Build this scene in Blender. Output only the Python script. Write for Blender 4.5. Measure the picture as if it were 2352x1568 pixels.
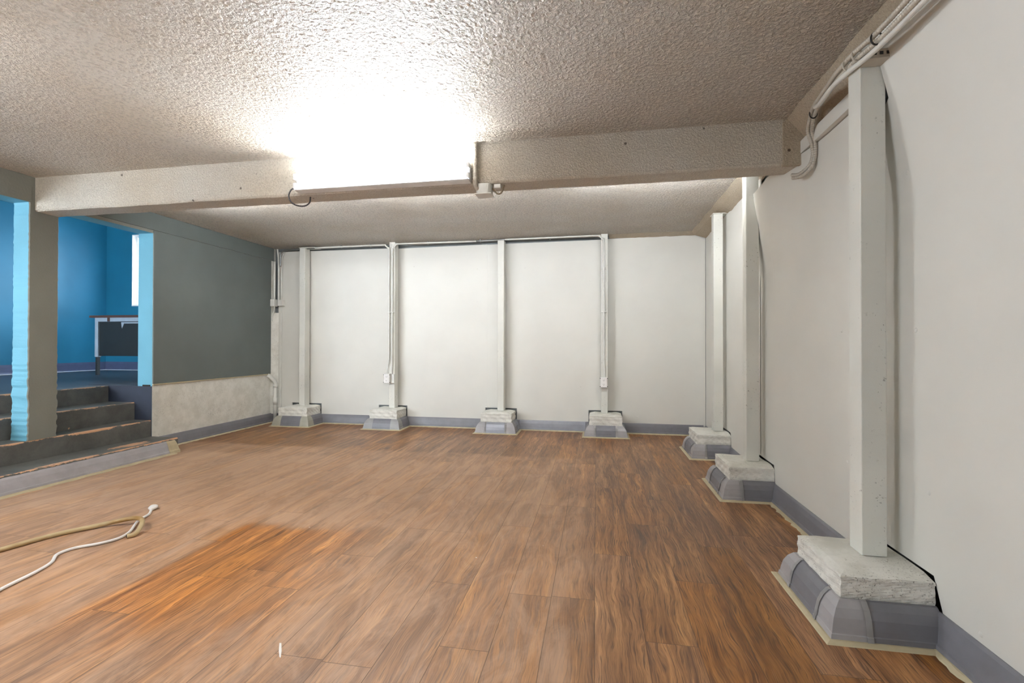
import bpy, bmesh, math, random
from mathutils import Vector, Matrix
random.seed(7)
for o in list(bpy.data.objects): bpy.data.objects.remove(o)
scene = bpy.context.scene
COL = scene.collection

# ------------------------------------------------------------------ camera
F, YAW, PITCH, ROLL, EYE = 1078.73, .1769, .0070, .0015, 1.15
cy, sy = math.cos(YAW), math.sin(YAW)
right = Vector((cy, sy, 0)); fwd = Vector((-sy, cy, 0)); up = Vector((0, 0, 1))
f2 = fwd*math.cos(PITCH) + up*math.sin(PITCH); u2 = up*math.cos(PITCH) - fwd*math.sin(PITCH)
r3 = right*math.cos(ROLL) + u2*math.sin(ROLL); u3 = u2*math.cos(ROLL) - right*math.sin(ROLL)
cd = bpy.data.cameras.new('camera'); cam = bpy.data.objects.new('camera', cd); COL.objects.link(cam)
cam.matrix_world = Matrix(((r3.x, u3.x, -f2.x, 0), (r3.y, u3.y, -f2.y, 0), (r3.z, u3.z, -f2.z, EYE), (0, 0, 0, 1)))
cd.sensor_fit = 'HORIZONTAL'; cd.sensor_width = 36; cd.lens = F/2352*36; cd.clip_start = .02; cd.clip_end = 200
scene.camera = cam

# ------------------------------------------------------------------ world, exposure, daylight
w = bpy.data.worlds.new('sky'); scene.world = w; w.use_nodes = True
bg = w.node_tree.nodes['Background']; bg.inputs[0].default_value = (.72, .86, 1, 1); bg.inputs[1].default_value = 6.0
vs = scene.view_settings
vs.view_transform = 'Standard'; vs.look = 'None'; vs.gamma = 1; vs.use_curve_mapping = False
vs.exposure = 1.50
TUBE = 46.0         # main strip light on the beam
TUBE_B = 54.0       # added fill strip light near the steps, out of view
def area(name, loc, rot, sx, sy_, power, col, spread=math.pi):
    l = bpy.data.lights.new(name, 'AREA'); l.shape = 'RECTANGLE'; l.size = sx; l.size_y = sy_; l.energy = power; l.color = col
    o = bpy.data.objects.new(name, l); COL.objects.link(o); o.location = loc; o.rotation_euler = rot; l.spread = spread
    return o
# daylight through an assumed, unseen near window of the blue room (assumed_window) and the visible far one (window_1)
YN_ = -2.3
area('assumed_daylight', (-6.75, -1.12, 1.75), (math.radians(90), 0, 0), 2.5, 1.5, 19, (.92, .96, 1), 1.7)  # assumed source out of view, added to light the blue room and jambs
# added fill light with an invented window in the left wall behind the photographer (fill_window)
area('fill_behind', (-4.745, -1.10, 1.45), (math.radians(90), 0, math.radians(-90)), 1.9, 1.4, 34, (.93, .96, 1))
area('daylight_far', (-7.45, 7.45, 2.5), (math.radians(-90), 0, 0), 1.3, 1.25, 45, (.75, .88, 1))

# ------------------------------------------------------------------ node helpers
def srgb(r, g, b):
    f = lambda c: (c/255/12.92) if c/255 <= .04045 else ((c/255+.055)/1.055)**2.4
    return (f(r), f(g), f(b), 1)
class G:
    """tiny wrapper for building node trees"""
    def __init__(s, name):
        s.m = bpy.data.materials.new(name); s.m.use_nodes = True; s.t = s.m.node_tree
        s.p = s.t.nodes['Principled BSDF']; s.N = s.t.nodes; s.L = s.t.links
        tc = s.N.new('ShaderNodeTexCoord'); geo = s.N.new('ShaderNodeNewGeometry')
        s.obj = tc.outputs['Object']; s.pos = geo.outputs['Position']; s.nor = geo.outputs['Normal']
    def put(s, sock, v):
        if isinstance(v, bpy.types.NodeSocket): s.L.new(v, sock)
        elif v is not None: sock.default_value = v
    def math(s, op, a, b=None, c=None, clamp=False):
        n = s.N.new('ShaderNodeMath'); n.operation = op; n.use_clamp = clamp
        for i, v in enumerate((a, b, c)): s.put(n.inputs[i], v)
        return n.outputs[0]
    def vec(s, x, y, z):
        n = s.N.new('ShaderNodeCombineXYZ')
        for i, v in enumerate((x, y, z)): s.put(n.inputs[i], v)
        return n.outputs[0]
    def sep(s, v):
        n = s.N.new('ShaderNodeSeparateXYZ'); s.put(n.inputs[0], v); return n.outputs
    def scale(s, v, x, y, z, o=(0, 0, 0)):
        n = s.N.new('ShaderNodeMapping'); s.put(n.inputs[0], v); n.inputs['Scale'].default_value = (x, y, z); n.inputs['Location'].default_value = o
        return n.outputs[0]
    def noise(s, v, sc, det=2, rough=.5, dist=0, col=False):
        n = s.N.new('ShaderNodeTexNoise'); s.put(n.inputs['Vector'], v); n.inputs['Scale'].default_value = sc
        n.inputs['Detail'].default_value = det; n.inputs['Roughness'].default_value = rough; n.inputs['Distortion'].default_value = dist
        return n.outputs['Color' if col else 'Fac']
    def vor(s, v, sc, feat='F1', out='Distance', rnd=1):
        n = s.N.new('ShaderNodeTexVoronoi'); n.feature = feat; s.put(n.inputs['Vector'], v); n.inputs['Scale'].default_value = sc
        n.inputs['Randomness'].default_value = rnd
        return n.outputs[out]
    def white(s, v):
        n = s.N.new('ShaderNodeTexWhiteNoise'); s.put(n.inputs['Vector'], v); return n.outputs['Value']
    def step(s, v, a, b):      # smooth 0..1 between a and b
        n = s.N.new('ShaderNodeMapRange'); n.interpolation_type = 'SMOOTHSTEP'
        s.put(n.inputs['Value'], v)
        if a < b: n.inputs['From Min'].default_value = a; n.inputs['From Max'].default_value = b
        else: n.inputs['From Min'].default_value = b; n.inputs['From Max'].default_value = a; n.inputs['To Min'].default_value = 1; n.inputs['To Max'].default_value = 0
        return n.outputs[0]
    def mix(s, f, a, b, mode='MIX'):
        n = s.N.new('ShaderNodeMix'); n.data_type = 'RGBA'; n.blend_type = mode
        s.put(n.inputs[0], f); s.put(n.inputs[6], a); s.put(n.inputs[7], b)
        return n.outputs[2]
    def ramp(s, f, stops):
        n = s.N.new('ShaderNodeValToRGB'); s.put(n.inputs[0], f); e = n.color_ramp.elements
        e[0].position, e[0].color = stops[0]; e[1].position, e[1].color = stops[-1]
        for p, c in stops[1:-1]: k = e.new(p); k.color = c
        return n.outputs[0]
    def bump(s, h, strength, dist, prev=None):
        n = s.N.new('ShaderNodeBump'); s.put(n.inputs['Height'], h); n.inputs['Strength'].default_value = strength; n.inputs['Distance'].default_value = dist
        if prev is not None: s.L.new(prev, n.inputs['Normal'])
        return n.outputs[0]
    def done(s, col=None, rough=.5, normal=None, spec=None, metal=0):
        s.put(s.p.inputs['Base Color'], col); s.put(s.p.inputs['Roughness'], rough)
        if normal is not None: s.L.new(normal, s.p.inputs['Normal'])
        if spec is not None: s.put(s.p.inputs['Specular IOR Level'], spec)
        s.p.inputs['Metallic'].default_value = metal
        return s.m

def mat_paint(name, c, rough=.45, orange=0.25, spots=0.0, spotcol=(60, 56, 48), orange_scale=260, mottle=.05, spotscale=38):
    g = G(name)
    n = g.noise(g.pos, 2.2, 3)
    col = g.mix(g.step(n, .3, .7), srgb(*[v*(1-mottle) for v in c]), srgb(*c))
    if spots:
        zone = g.step(g.noise(g.pos, 2.6, 2), .46, .66)
        sp = g.math('MULTIPLY', g.step(g.noise(g.pos, spotscale*1.5, 4, .7), .62, .67), zone)
        sp = g.math('MULTIPLY', sp, spots)
        col = g.mix(sp, col, srgb(*spotcol))
    h = g.noise(g.pos, orange_scale, 2)
    return g.done(col, rough, g.bump(h, orange, .0015))

# stucco ceiling: knock-down texture, eggshell paint, stained, its hollows coloured darker
def mat_stucco(name, c, pit_tone=.35, gloss=.38, sc=62, strength=1.0, dist=.010, hole=0):
    g = G(name)
    wv = g.noise(g.pos, 26, 2, col=True)
    n1 = g.noise(g.pos, sc, 4, .62, .4)
    n2 = g.vor(g.pos, sc*.9, 'SMOOTH_F1')
    hgt = g.math('ADD', g.step(n1, .38, .66), g.math('MULTIPLY', n2, -.55))
    pit = g.step(n1, .52, .34)
    big = g.noise(g.pos, 1.3, 4, .6)
    col = g.mix(g.step(big, .35, .7), srgb(*c), srgb(c[0]*.97, c[1]*.95, c[2]*.92))
    col = g.mix(g.math('MULTIPLY', pit, pit_tone), col, srgb(108, 92, 78))
    col = g.mix(g.math('MULTIPLY', g.step(g.noise(g.pos, .55, 3, .6), .5, .72), .16), col, srgb(150, 132, 110))
    if hole:
        v = g.vor(g.pos, 4.2); d = g.step(v, .05, .03)
        col = g.mix(g.math('MULTIPLY', d, hole), col, srgb(60, 40, 24))
        st = g.step(g.noise(g.scale(g.pos, 3, 3, 9), 5, 4, .7), .68, .76)
        col = g.mix(g.math('MULTIPLY', st, .45), col, srgb(110, 82, 52))
    return g.done(col, gloss, g.bump(hgt, strength, dist), .55)

def mat_floor():
    g = G('wood_plank_floor')
    x, y, z = g.sep(g.pos)
    PW, PL = .195, 1.22
    u = g.math('DIVIDE', g.math('ADD', x, .0 + 40*PW + .005), PW)
    ci = g.math('FLOOR', u); fu = g.math('FRACT', u)
    offs = g.white(g.vec(ci, 3.1, 0))
    v = g.math('ADD', g.math('DIVIDE', g.math('ADD', y, 20), PL), offs)
    ri = g.math('FLOOR', v); fv = g.math('FRACT', v)
    pid = g.white(g.vec(ci, ri, 7)); pid2 = g.white(g.vec(ci, ri, 19))
    # grain coordinates: shifted per plank, stretched along Y
    gx = g.math('ADD', x, g.math('MULTIPLY', pid, 31)); gy = g.math('ADD', y, g.math('MULTIPLY', pid2, 57))
    base = g.vec(gx, gy, 0)
    warp = g.noise(g.scale(base, 5, 1.5, 1), 1.6, 3)
    wx = g.math('ADD', gx, g.math('MULTIPLY', g.math('SUBTRACT', warp, .5), .085))
    wv = g.vec(wx, gy, 0)
    ring = g.noise(g.scale(wv, 26, 1.3, 1), 1.0, 4, .6, .6)
    ring2 = g.noise(g.scale(wv, 9, 1.0, 1), 1.0, 3, .55, .9)
    fine = g.noise(g.scale(wv, 210, 5.0, 1), 1.0, 3, .6)
    fine2 = g.noise(g.scale(wv, 520, 14, 1), 1.0, 2, .6)
    knot = g.vor(g.scale(wv, 4.6, 1.15, 1), 1.0)
    kn = g.step(knot, .17, .03)
    ringk = g.math('SINE', g.math('MULTIPLY', knot, 95))
    kring = g.math('MULTIPLY', g.step(knot, .34, .12), g.step(ringk, .2, 1))
    tone = g.math('ADD', g.math('MULTIPLY', ring, .60), g.math('MULTIPLY', ring2, .40))
    col = g.ramp(tone, [(.30, srgb(84, 53, 30)), (.43, srgb(128, 86, 50)), (.55, srgb(164, 115, 68)), (.68, srgb(202, 150, 94))])
    col = g.mix(g.math('MULTIPLY', g.step(fine, .50, .36), .75), col, srgb(76, 52, 38))
    col = g.mix(g.math('MULTIPLY', g.step(fine, .58, .72), .40), col, srgb(205, 160, 118))
    col = g.mix(g.math('MULTIPLY', g.step(fine2, .5, .3), .35), col, srgb(70, 50, 38))
    col = g.mix(g.math('MULTIPLY', kring, .38), col, srgb(72, 48, 36))
    col = g.mix(g.math('MULTIPLY', kn, .75), col, srgb(60, 40, 32))
    dk = g.step(g.noise(g.scale(wv, 16, 1.0, 1, (4, 9, 0)), 1.0, 4, .65, .5), .56, .70)
    col = g.mix(g.math('MULTIPLY', dk, .68), col, srgb(80, 57, 46))
    # per-plank tone
    hv = g.N.new('ShaderNodeHueSaturation'); g.put(hv.inputs['Value'], g.math('ADD', .88, g.math('MULTIPLY', pid2, .24)))
    g.put(hv.inputs['Saturation'], g.math('ADD', .92, g.math('MULTIPLY', pid, .16))); g.put(hv.inputs['Color'], col); col = hv.outputs[0]
    # dust film that has not been mopped off: bounded area with broken edges
    wob = g.noise(g.pos, 1.7, 4, .6); wob2 = g.noise(g.scale(g.pos, 1, 1, 1, (9, 4, 0)), 3.5, 4, .65)
    wx_ = g.math('ADD', x, g.math('MULTIPLY', g.math('SUBTRACT', wob, .5), .55))
    wy_ = g.math('ADD', y, g.math('MULTIPLY', g.math('SUBTRACT', wob, .5), .22))
    inx = g.step(wx_, .12, -.22)
    iny = g.step(wy_, 4.86, 4.74)
    area_ = g.math('MULTIPLY', inx, iny)
    strong = g.math('MULTIPLY', g.step(g.math('ADD', y, g.math('MULTIPLY', wob2, .9)), 3.0, 3.25), g.step(wy_, 4.52, 4.30))
    strong = g.math('MULTIPLY', strong, g.step(wx_, -.26, -.42))
    left = g.step(x, -2.16, -2.24)
    clean = g.math('MULTIPLY', g.step(g.math('ADD', y, g.math('MULTIPLY', wob, .5)), 2.98, 2.84), g.step(x, -2.24, -2.16))
    streak = g.step(g.noise(g.scale(g.pos, 3.5, 1.2, 1), 1.5, 5, .7, 1.2), .38, .66)
    d = g.math('MULTIPLY', area_, g.math('ADD', .22, g.math('MULTIPLY', streak, .32)))
    d = g.math('ADD', d, g.math('MULTIPLY', strong, .17))
    d = g.math('ADD', d, g.math('MULTIPLY', g.math('MULTIPLY', left, area_), .02))
    wipe = g.math('MULTIPLY', clean, g.math('MULTIPLY', g.step(g.math('ADD', x, g.math('MULTIPLY', wob, .8)), -.75, -1.45), g.step(y, 1.35, 1.8)))
    d = g.math('MULTIPLY', d, g.math('SUBTRACT', 1, g.math('MULTIPLY', wipe, .95)))
    d = g.math('MINIMUM', d, .62)
    col = g.mix(g.math('MULTIPLY', wipe, .6), col, g.mix(1.0, col, (1.75, 1.42, .80, 1), 'MULTIPLY'))
    col = g.mix(d, col, srgb(208, 176, 150))
    # paint flecks
    fl = g.vor(g.scale(g.pos, 1, 1, 1, (3.3, 1.2, 0)), 4.3)
    sel = g.vor(g.scale(g.pos, 1, 1, 1, (3.3, 1.2, 0)), 4.3, out='Color')
    flm = g.math('MULTIPLY', g.step(fl, .026, .016), g.step(g.sep(sel)[0], .42, .44))
    col = g.mix(flm, col, srgb(225, 222, 215))
    # seams
    du = g.math('MULTIPLY', g.math('MINIMUM', fu, g.math('SUBTRACT', 1, fu)), PW)
    dv = g.math('MULTIPLY', g.math('MINIMUM', fv, g.math('SUBTRACT', 1, fv)), PL)
    seam = g.step(g.math('MINIMUM', du, dv), .0022, .0008)
    col = g.mix(g.math('MULTIPLY', seam, .55), col, srgb(58, 40, 30))
    rough = g.math('ADD', .36, g.math('MULTIPLY', d, .35))
    hgt = g.math('SUBTRACT', g.math('MULTIPLY', fine, .35), seam)
    return g.done(col, rough, g.bump(hgt, .5, .0012), .4)

def mat_concrete(name, c, dark=.5, pit_tone=(92, 88, 78), pits=1.0, sc=1):
    g = G(name)
    n = g.noise(g.pos, 7*sc, 5, .7)
    col = g.mix(g.step(n, .35, .65), srgb(c[0]*.93, c[1]*.93, c[2]*.92), srgb(*c))
    sp = g.step(g.noise(g.pos, 120*sc, 4, .75), .57, .63)
    zone = g.step(g.noise(g.scale(g.pos, 1, 1, 1, (3, 7, 2)), 5*sc, 4, .7), .44, .68)
    col = g.mix(g.math('MULTIPLY', g.math('MULTIPLY', sp, zone), pits), col, srgb(*pit_tone))
    st = g.step(g.noise(g.scale(g.pos, 1, 1, 1, (1, 2, 5)), 2.8*sc, 6, .75), .55, .72)
    col = g.mix(g.math('MULTIPLY', st, dark), col, srgb(150, 144, 128))
    h = g.math('ADD', g.noise(g.pos, 60, 5, .7), g.math('MULTIPLY', sp, -.4))
    return g.done(col, .7, g.bump(h, .55, .006), .3)

def mat_steps():
    g = G('worn_charcoal_paint')
    n = g.noise(g.pos, 4, 5, .7)
    col = g.mix(g.step(n, .3, .7), srgb(88, 88, 86), srgb(110, 110, 106))
    sp = g.step(g.noise(g.pos, 300, 2), .55, .7); col = g.mix(g.math('MULTIPLY', sp, .35), col, srgb(130, 130, 126))
    # bare wood/primer worn through along the nosings
    at = g.N.new('ShaderNodeAttribute'); at.attribute_name = 'wear'; wr = at.outputs['Fac']
    nn = g.noise(g.scale(g.pos, 1, .35, 1), 22, 5, .75)
    m = g.step(g.math('ADD', g.math('MULTIPLY', wr, .50), nn), .93, .97)
    big = g.math('MULTIPLY', g.step(g.noise(g.scale(g.pos, 1.0, .5, 1, (5, 2.4, 1)), 5, 5, .7), .67, .69), g.step(g.sep(g.pos)[2], .40, .33))
    m = g.math('MAXIMUM', m, g.math('MULTIPLY', big, 1.0))
    X_, Y_, Z_ = g.sep(g.pos)
    def patch(c, rad):
        dd = [g.math('POWER', g.math('DIVIDE', g.math('SUBTRACT', a, b_), q), 2) for a, b_, q in zip((X_, Y_, Z_), c, rad)]
        t_ = g.math('ADD', g.math('ADD', dd[0], dd[1]), dd[2])
        return g.step(g.math('ADD', t_, g.math('MULTIPLY', g.math('SUBTRACT', g.noise(g.pos, 22, 5, .75), .5), 2.6)), 1.0, .9)
    for c, rad in (((-4.76, 2.90, .245), (.05, .10, .075)), ((-4.56, 3.92, .15), (.05, .20, .02)), ((-4.50, 3.98, .15), (.02, .12, .02)), ((-4.45, 3.3, .15), (.02, .25, .03)), ((-4.76, 3.75, .32), (.02, .22, .02))):
        m = g.math('MAXIMUM', m, patch(c, rad))
    col = g.mix(m, col, srgb(214, 168, 134))
    return g.done(col, .55, g.bump(g.math('SUBTRACT', g.noise(g.pos, 45, 4), m), .4, .003), .35)

def mat_simple(name, c, rough=.5, metal=0, bump=0, bsc=200, spec=None):
    g = G(name)
    n = g.noise(g.pos, 9, 4, .6)
    col = g.mix(g.step(n, .3, .7), srgb(*[v*.94 for v in c]), srgb(*c))
    nor = g.bump(g.noise(g.pos, bsc, 3), bump, .002) if bump else None
    return g.done(col, rough, nor, spec, metal)
def mat_emit(name, c, s):
    g = G(name); g.p.inputs['Emission Color'].default_value = (*c, 1); g.p.inputs['Emission Strength'].default_value = s
    return g.done((.9, .9, .9, 1), .4)

M = {}
M['ceiling'] = mat_stucco('stucco_ceiling_paint', (244, 235, 221), pit_tone=.34, sc=50, dist=.019, gloss=.33)
M['beam'] = mat_stucco('stucco_beam_paint', (218, 212, 200), pit_tone=.30, gloss=.55, sc=85, strength=.8, dist=.006, hole=.8)
M['haunch'] = mat_stucco('dirty_plaster', (186, 174, 154), pit_tone=.35, gloss=.7, sc=95, strength=.6, dist=.004, hole=.9)
M['floor'] = mat_floor()
M['white'] = mat_paint('white_wall_paint', (220, 219, 212), .5, .12, .0, mottle=.02)
M['post'] = mat_paint('white_post_paint', (222, 222, 214), .42, .35, .85, (70, 68, 56))
M['backing'] = mat_simple('grey_backing_metal', (128, 134, 136), .5, .2)
M['concrete'] = mat_concrete('painted_concrete', (232, 231, 224), .07, pits=.8)
M['block'] = mat_concrete('painted_footing', (233, 232, 225), .14, pits=1.0)
M['grey'] = mat_paint('charcoal_wall_paint', (106, 114, 112), .6, .35, .0, orange_scale=120)
M['greyp'] = mat_paint('rough_charcoal_paint', (134, 136, 129), .65, .9, .35, (60, 60, 58), orange_scale=75)
M['blue'] = mat_paint('blue_wall_paint', (30, 122, 156), .5, .2)
M['bluep'] = mat_paint('rough_blue_paint', (112, 176, 198), .55, .9, .0, orange_scale=60)
M['cove'] = mat_simple('grey_cove_base', (124, 124, 131), .38, 0, .05)
M['cove_light'] = mat_simple('pale_grey_corner_piece', (170, 168, 170), .38, 0, .03)
M['strap'] = mat_simple('pale_joint_strap', (200, 200, 200), .35)
M['cove_metal'] = mat_simple('silver_grey_cove_base', (158, 161, 170), .35, .3, .03)
M['cove_step'] = mat_simple('step_cove_base', (176, 175, 181), .42)
M['seal'] = mat_simple('cream_sealant', (196, 184, 152), .6, 0, .3, 60)
M['steps'] = mat_steps()
M['navy'] = mat_simple('dark_blue_grey_paint', (52, 58, 74), .6, 0, .4, 60)
M['carpet'] = mat_simple('dark_blue_vinyl', (54, 62, 76), .45, 0, .4, 90)
M['conduit'] = mat_simple('painted_conduit', (226, 226, 220), .35)
M['steel'] = mat_simple('galvanised_steel', (150, 152, 152), .3, .85)
M['dull'] = mat_simple('dull_steel', (92, 92, 94), .4, .5)
M['flex'] = mat_simple('painted_flex_conduit', (196, 190, 178), .4, .1)
M['dark'] = mat_simple('black_tie', (28, 26, 26), .5)
M['box'] = mat_simple('painted_metal_box', (224, 224, 219), .4)
M['slot'] = mat_simple('dark_slot', (60, 58, 56), .6)
M['plastic'] = mat_simple('white_plastic', (240, 238, 236), .35)
M['hose'] = None
M['tube'] = mat_emit('lit_tube', (.93, .965, 1.0), TUBE)
M['tube_r'] = mat_emit('lit_tube_rear_assumed', (.93, .965, 1.0), 21)  # tubes of the assumed, unseen light behind the beam
M['tube_s'] = mat_emit('lit_tube_side_fill', (.93, .965, 1.0), 23)
M['tube_b'] = mat_emit('lit_tube_fill', (.98, .97, .95), TUBE_B)
M['housing'] = mat_simple('white_enamel', (236, 238, 242), .35)
M['desk_top'] = mat_simple('dark_walnut_laminate', (92, 62, 52), .35)
M['desk_frame'] = mat_simple('pale_grey_metal', (176, 190, 204), .4, .1)
M['desk_dark'] = mat_simple('black_enamel', (36, 40, 42), .45)
M['blind'] = mat_simple('white_blind', (235, 240, 245), .5)
M['shade'] = mat_simple('dark_gap', (46, 40, 36), .9)
def mat_hose():
    g = G('stained_rubber_hose')
    n = g.noise(g.pos, 4, 3)
    col = g.mix(g.step(n, .42, .62), srgb(186, 168, 130), srgb(150, 116, 62))
    return g.done(col, .45)
M['hose'] = mat_hose()
def mat_glass():
    m = bpy.data.materials.new('window_glass'); m.use_nodes = True; t = m.node_tree; t.nodes.remove(t.nodes['Principled BSDF'])
    out = t.nodes['Material Output']; a = t.nodes.new('ShaderNodeBsdfTransparent'); b = t.nodes.new('ShaderNodeBsdfGlossy'); b.inputs['Roughness'].default_value = .02
    f = t.nodes.new('ShaderNodeFresnel'); f.inputs[0].default_value = 1.45; x = t.nodes.new('ShaderNodeMixShader')
    t.links.new(f.outputs[0], x.inputs[0]); t.links.new(a.outputs[0], x.inputs[1]); t.links.new(b.outputs[0], x.inputs[2]); t.links.new(x.outputs[0], out.inputs[0])
    return m
M['glass'] = mat_glass()

# ------------------------------------------------------------------ mesh helpers
def bm_box(bm, a, b, mi=0):
    x0, y0, z0 = a; x1, y1, z1 = b
    v = [bm.verts.new(p) for p in ((x0,y0,z0),(x1,y0,z0),(x1,y1,z0),(x0,y1,z0),(x0,y0,z1),(x1,y0,z1),(x1,y1,z1),(x0,y1,z1))]
    fs = []
    for q in ((3,2,1,0),(4,5,6,7),(0,1,5,4),(1,2,6,5),(2,3,7,6),(3,0,4,7)):
        f = bm.faces.new([v[i] for i in q]); f.material_index = mi; fs.append(f)
    return v, fs
def link(name, bm, mats, parent=None, smooth=False, bevel=0, seg=2):
    bmesh.ops.recalc_face_normals(bm, faces=bm.faces)
    me = bpy.data.meshes.new(name); bm.to_mesh(me); bm.free()
    for m in (mats if isinstance(mats, (list, tuple)) else [mats]): me.materials.append(m)
    if smooth:
        for p in me.polygons: p.use_smooth = True
    o = bpy.data.objects.new(name, me); COL.objects.link(o)
    if bevel:
        md = o.modifiers.new('bevel', 'BEVEL'); md.width = bevel; md.segments = seg; md.limit_method = 'ANGLE'
    if parent: o.parent = parent
    return o
def box(name, a, b, mat, parent=None, bevel=.002):
    bm = bmesh.new(); bm_box(bm, a, b); return link(name, bm, mat, parent, bevel=bevel)
def tag(o, label, cat, group=None, kind=None):
    o['label'] = label; o['category'] = cat
    if group: o['group'] = group
    if kind: o['kind'] = kind
    return o
def struct(o): o['kind'] = 'structure'; return o
def empty(name, loc=(0, 0, 0)):
    o = bpy.data.objects.new(name, None); COL.objects.link(o); o.location = loc; o.empty_display_size = .1; return o
def adopt(root, *obs):
    for o in obs:
        o.parent = root; o.matrix_parent_inverse = Matrix.Translation(-root.location)
def spline(pts, n=12):
    P = [Vector(p) for p in pts]; P = [2*P[0]-P[1]] + P + [2*P[-1]-P[-2]]; out = []
    for i in range(1, len(P)-2):
        a, b, c, d = P[i-1:i+3]
        for k in range(n):
            t = k/n
            out.append(.5*((2*b)+(c-a)*t+(2*a-5*b+4*c-d)*t*t+(3*b-a-3*c+d)*t**3))
    out.append(P[-2]); return out
def resample(pts, d):
    out = [pts[0].copy()]; acc = 0
    for a, b in zip(pts, pts[1:]):
        L = (b-a).length
        while acc+L >= d:
            t = (d-acc)/L if L else 0; a = a.lerp(b, t); out.append(a.copy()); L = (b-a).length; acc = 0
        acc += L
    return out
def bm_tube(bm, pts, r, seg=10, cap=True, rf=None):
    pts = [Vector(p) for p in pts]; rings = []; n = None
    for i, p in enumerate(pts):
        t = (pts[min(i+1, len(pts)-1)]-pts[max(i-1, 0)]).normalized()
        if n is None:
            n = t.cross(Vector((0, 0, 1)))
            if n.length < .1: n = t.cross(Vector((1, 0, 0)))
        n = (n - t*n.dot(t)).normalized(); b = t.cross(n); rr = rf(i) if rf else r
        rings.append([bm.verts.new(p+(n*math.cos(a)+b*math.sin(a))*rr) for a in (2*math.pi*k/seg for k in range(seg))])
    for A, B in zip(rings, rings[1:]):
        for k in range(seg): bm.faces.new((A[k], A[(k+1) % seg], B[(k+1) % seg], B[k]))
    if cap: bm.faces.new(list(reversed(rings[0]))); bm.faces.new(rings[-1])
def tube(name, pts, r, mat, parent=None, seg=10, rf=None):
    bm = bmesh.new(); bm_tube(bm, pts, r, seg, True, rf); return link(name, bm, mat, parent, smooth=True)
def flexpts(pts): return resample(spline(pts, 40), .0035)
def flex(name, pts, r, mat, parent=None):
    P = flexpts(pts); return tube(name, P, r, mat, parent, 8, lambda i: r*(1.0 if i % 4 < 2 else .84))
def sweep_profile(bm, path, prof, mi=0, closed_ends=True):
    """path: list of (x,y,nx,ny) points with the outward mitre vector; prof: (offset,z)"""
    rows = []
    for x, y, nx, ny in path: rows.append([bm.verts.new((x+nx*o, y+ny*o, z)) for o, z in prof])
    for A, B in zip(rows, rows[1:]):
        for k in range(len(prof)-1):
            f = bm.faces.new((A[k], A[k+1], B[k+1], B[k])); f.material_index = mi
    if closed_ends:
        for R_ in (rows[0], rows[-1]):
            if len(R_) > 2: bm.faces.new(R_)

# ------------------------------------------------------------------ room data
ZC = 2.583; YB = 6.32; YN = -2.3
def xr(y): return 1.30 if y < 3.9 else 1.30 + (y-3.9)/(YB-3.9)*.075

# floor
struct(box('floor', (-4.80, YN, -.12), (1.60, YB+.06, 0), M['floor'], bevel=0))
# ceiling slab with the sloped plaster haunch by the right wall as its child
ce = struct(box('ceiling', (-4.80, YN, ZC), (1.62, YB+.06, ZC+.15), M['ceiling'], bevel=0))
def haunch(name, y0, y1, xw, zw, mat):
    bm = bmesh.new(); n = max(6, int((y1-y0)/.06)); rows = []
    rnd = random.Random(int(y0*100))
    j = 0
    for i in range(n+1):
        y = y0+(y1-y0)*i/n; j = j*.6+rnd.uniform(-.008, .008)
        x1 = xr(y)-1.30+xw
        rows.append([bm.verts.new(p) for p in ((1.185+.004*math.sin(i*.7), y, ZC+.002), (1.235+j*.4, y, ZC-(ZC-zw)*.42), (x1, y, zw+j*1.2), (x1+.02, y, zw+j*1.2+.004), (x1+.02, y, ZC+.002))])
    for A, B in zip(rows, rows[1:]):
        for k in range(4): bm.faces.new((A[k], A[k+1], B[k+1], B[k]))
    bm.faces.new(rows[0]); bm.faces.new(list(reversed(rows[-1])))
    return link(name, bm, mat, ce)
haunch('plaster_haunch', YN, 3.23, 1.295, 2.455, M['haunch'])
haunch('plaster_haunch', 3.43, 6.28, 1.31, 2.50, M['haunch'])
# small plaster fillet along the back wall, right end
bm = bmesh.new(); rows = []
for i in range(22):
    x = .17+i*.055; j = random.uniform(-.004, .004)
    rows.append([bm.verts.new(p) for p in ((x, 6.20, ZC+.002), (x, 6.312, 2.553+j), (x, 6.312, ZC+.002))])
for A, B in zip(rows, rows[1:]):
    bm.faces.new((A[0], A[1], B[1], B[0]))
    bm.faces.new((A[1], A[2], B[2], B[1]))
link('plaster_fillet', bm, M['haunch'], ce)

# ceiling beam (front face very slightly out of square, as in the place)
BZ = 2.292
def beam_y(x): return 3.231 + (1.2-x)*.0035
bm = bmesh.new(); rows = []
nb = 60
for i in range(nb+1):
    x = -4.76 + i*(1.335+4.76)/nb; y0 = beam_y(x); j = math.sin(i*1.3)*.0015+math.sin(i*.47)*.0015
    rows.append([bm.verts.new(p) for p in ((x, y0, ZC+.01), (x, y0+.001, BZ+.014), (x, y0+.012, BZ+j), (x, y0+.185, BZ+j), (x, y0+.199, BZ+.012), (x, y0+.2, ZC+.01))])
for A, B in zip(rows, rows[1:]):
    for k in range(5): bm.faces.new((A[k], A[k+1], B[k+1], B[k]))
bm.faces.new(rows[0]); bm.faces.new(list(reversed(rows[-1])))
beam = link('ceiling_beam', bm, M['beam'], smooth=False)
tag(beam, 'stucco covered concrete beam crossing under the ceiling, carrying the strip light', 'beam')
# patched plaster end collar near the right wall
bm = bmesh.new()
bm_box(bm, (1.165, beam_y(1.2)-.007, BZ-.006), (1.296, beam_y(1.2)+.02, ZC))
link('end_collar', bm, M['haunch'], beam, bevel=.004)
bm = bmesh.new()
bm_box(bm, (-3.55, beam_y(-3.3)-.003, 2.40), (-2.2, beam_y(-3.3)+.02, 2.56))

bm.free()

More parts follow.
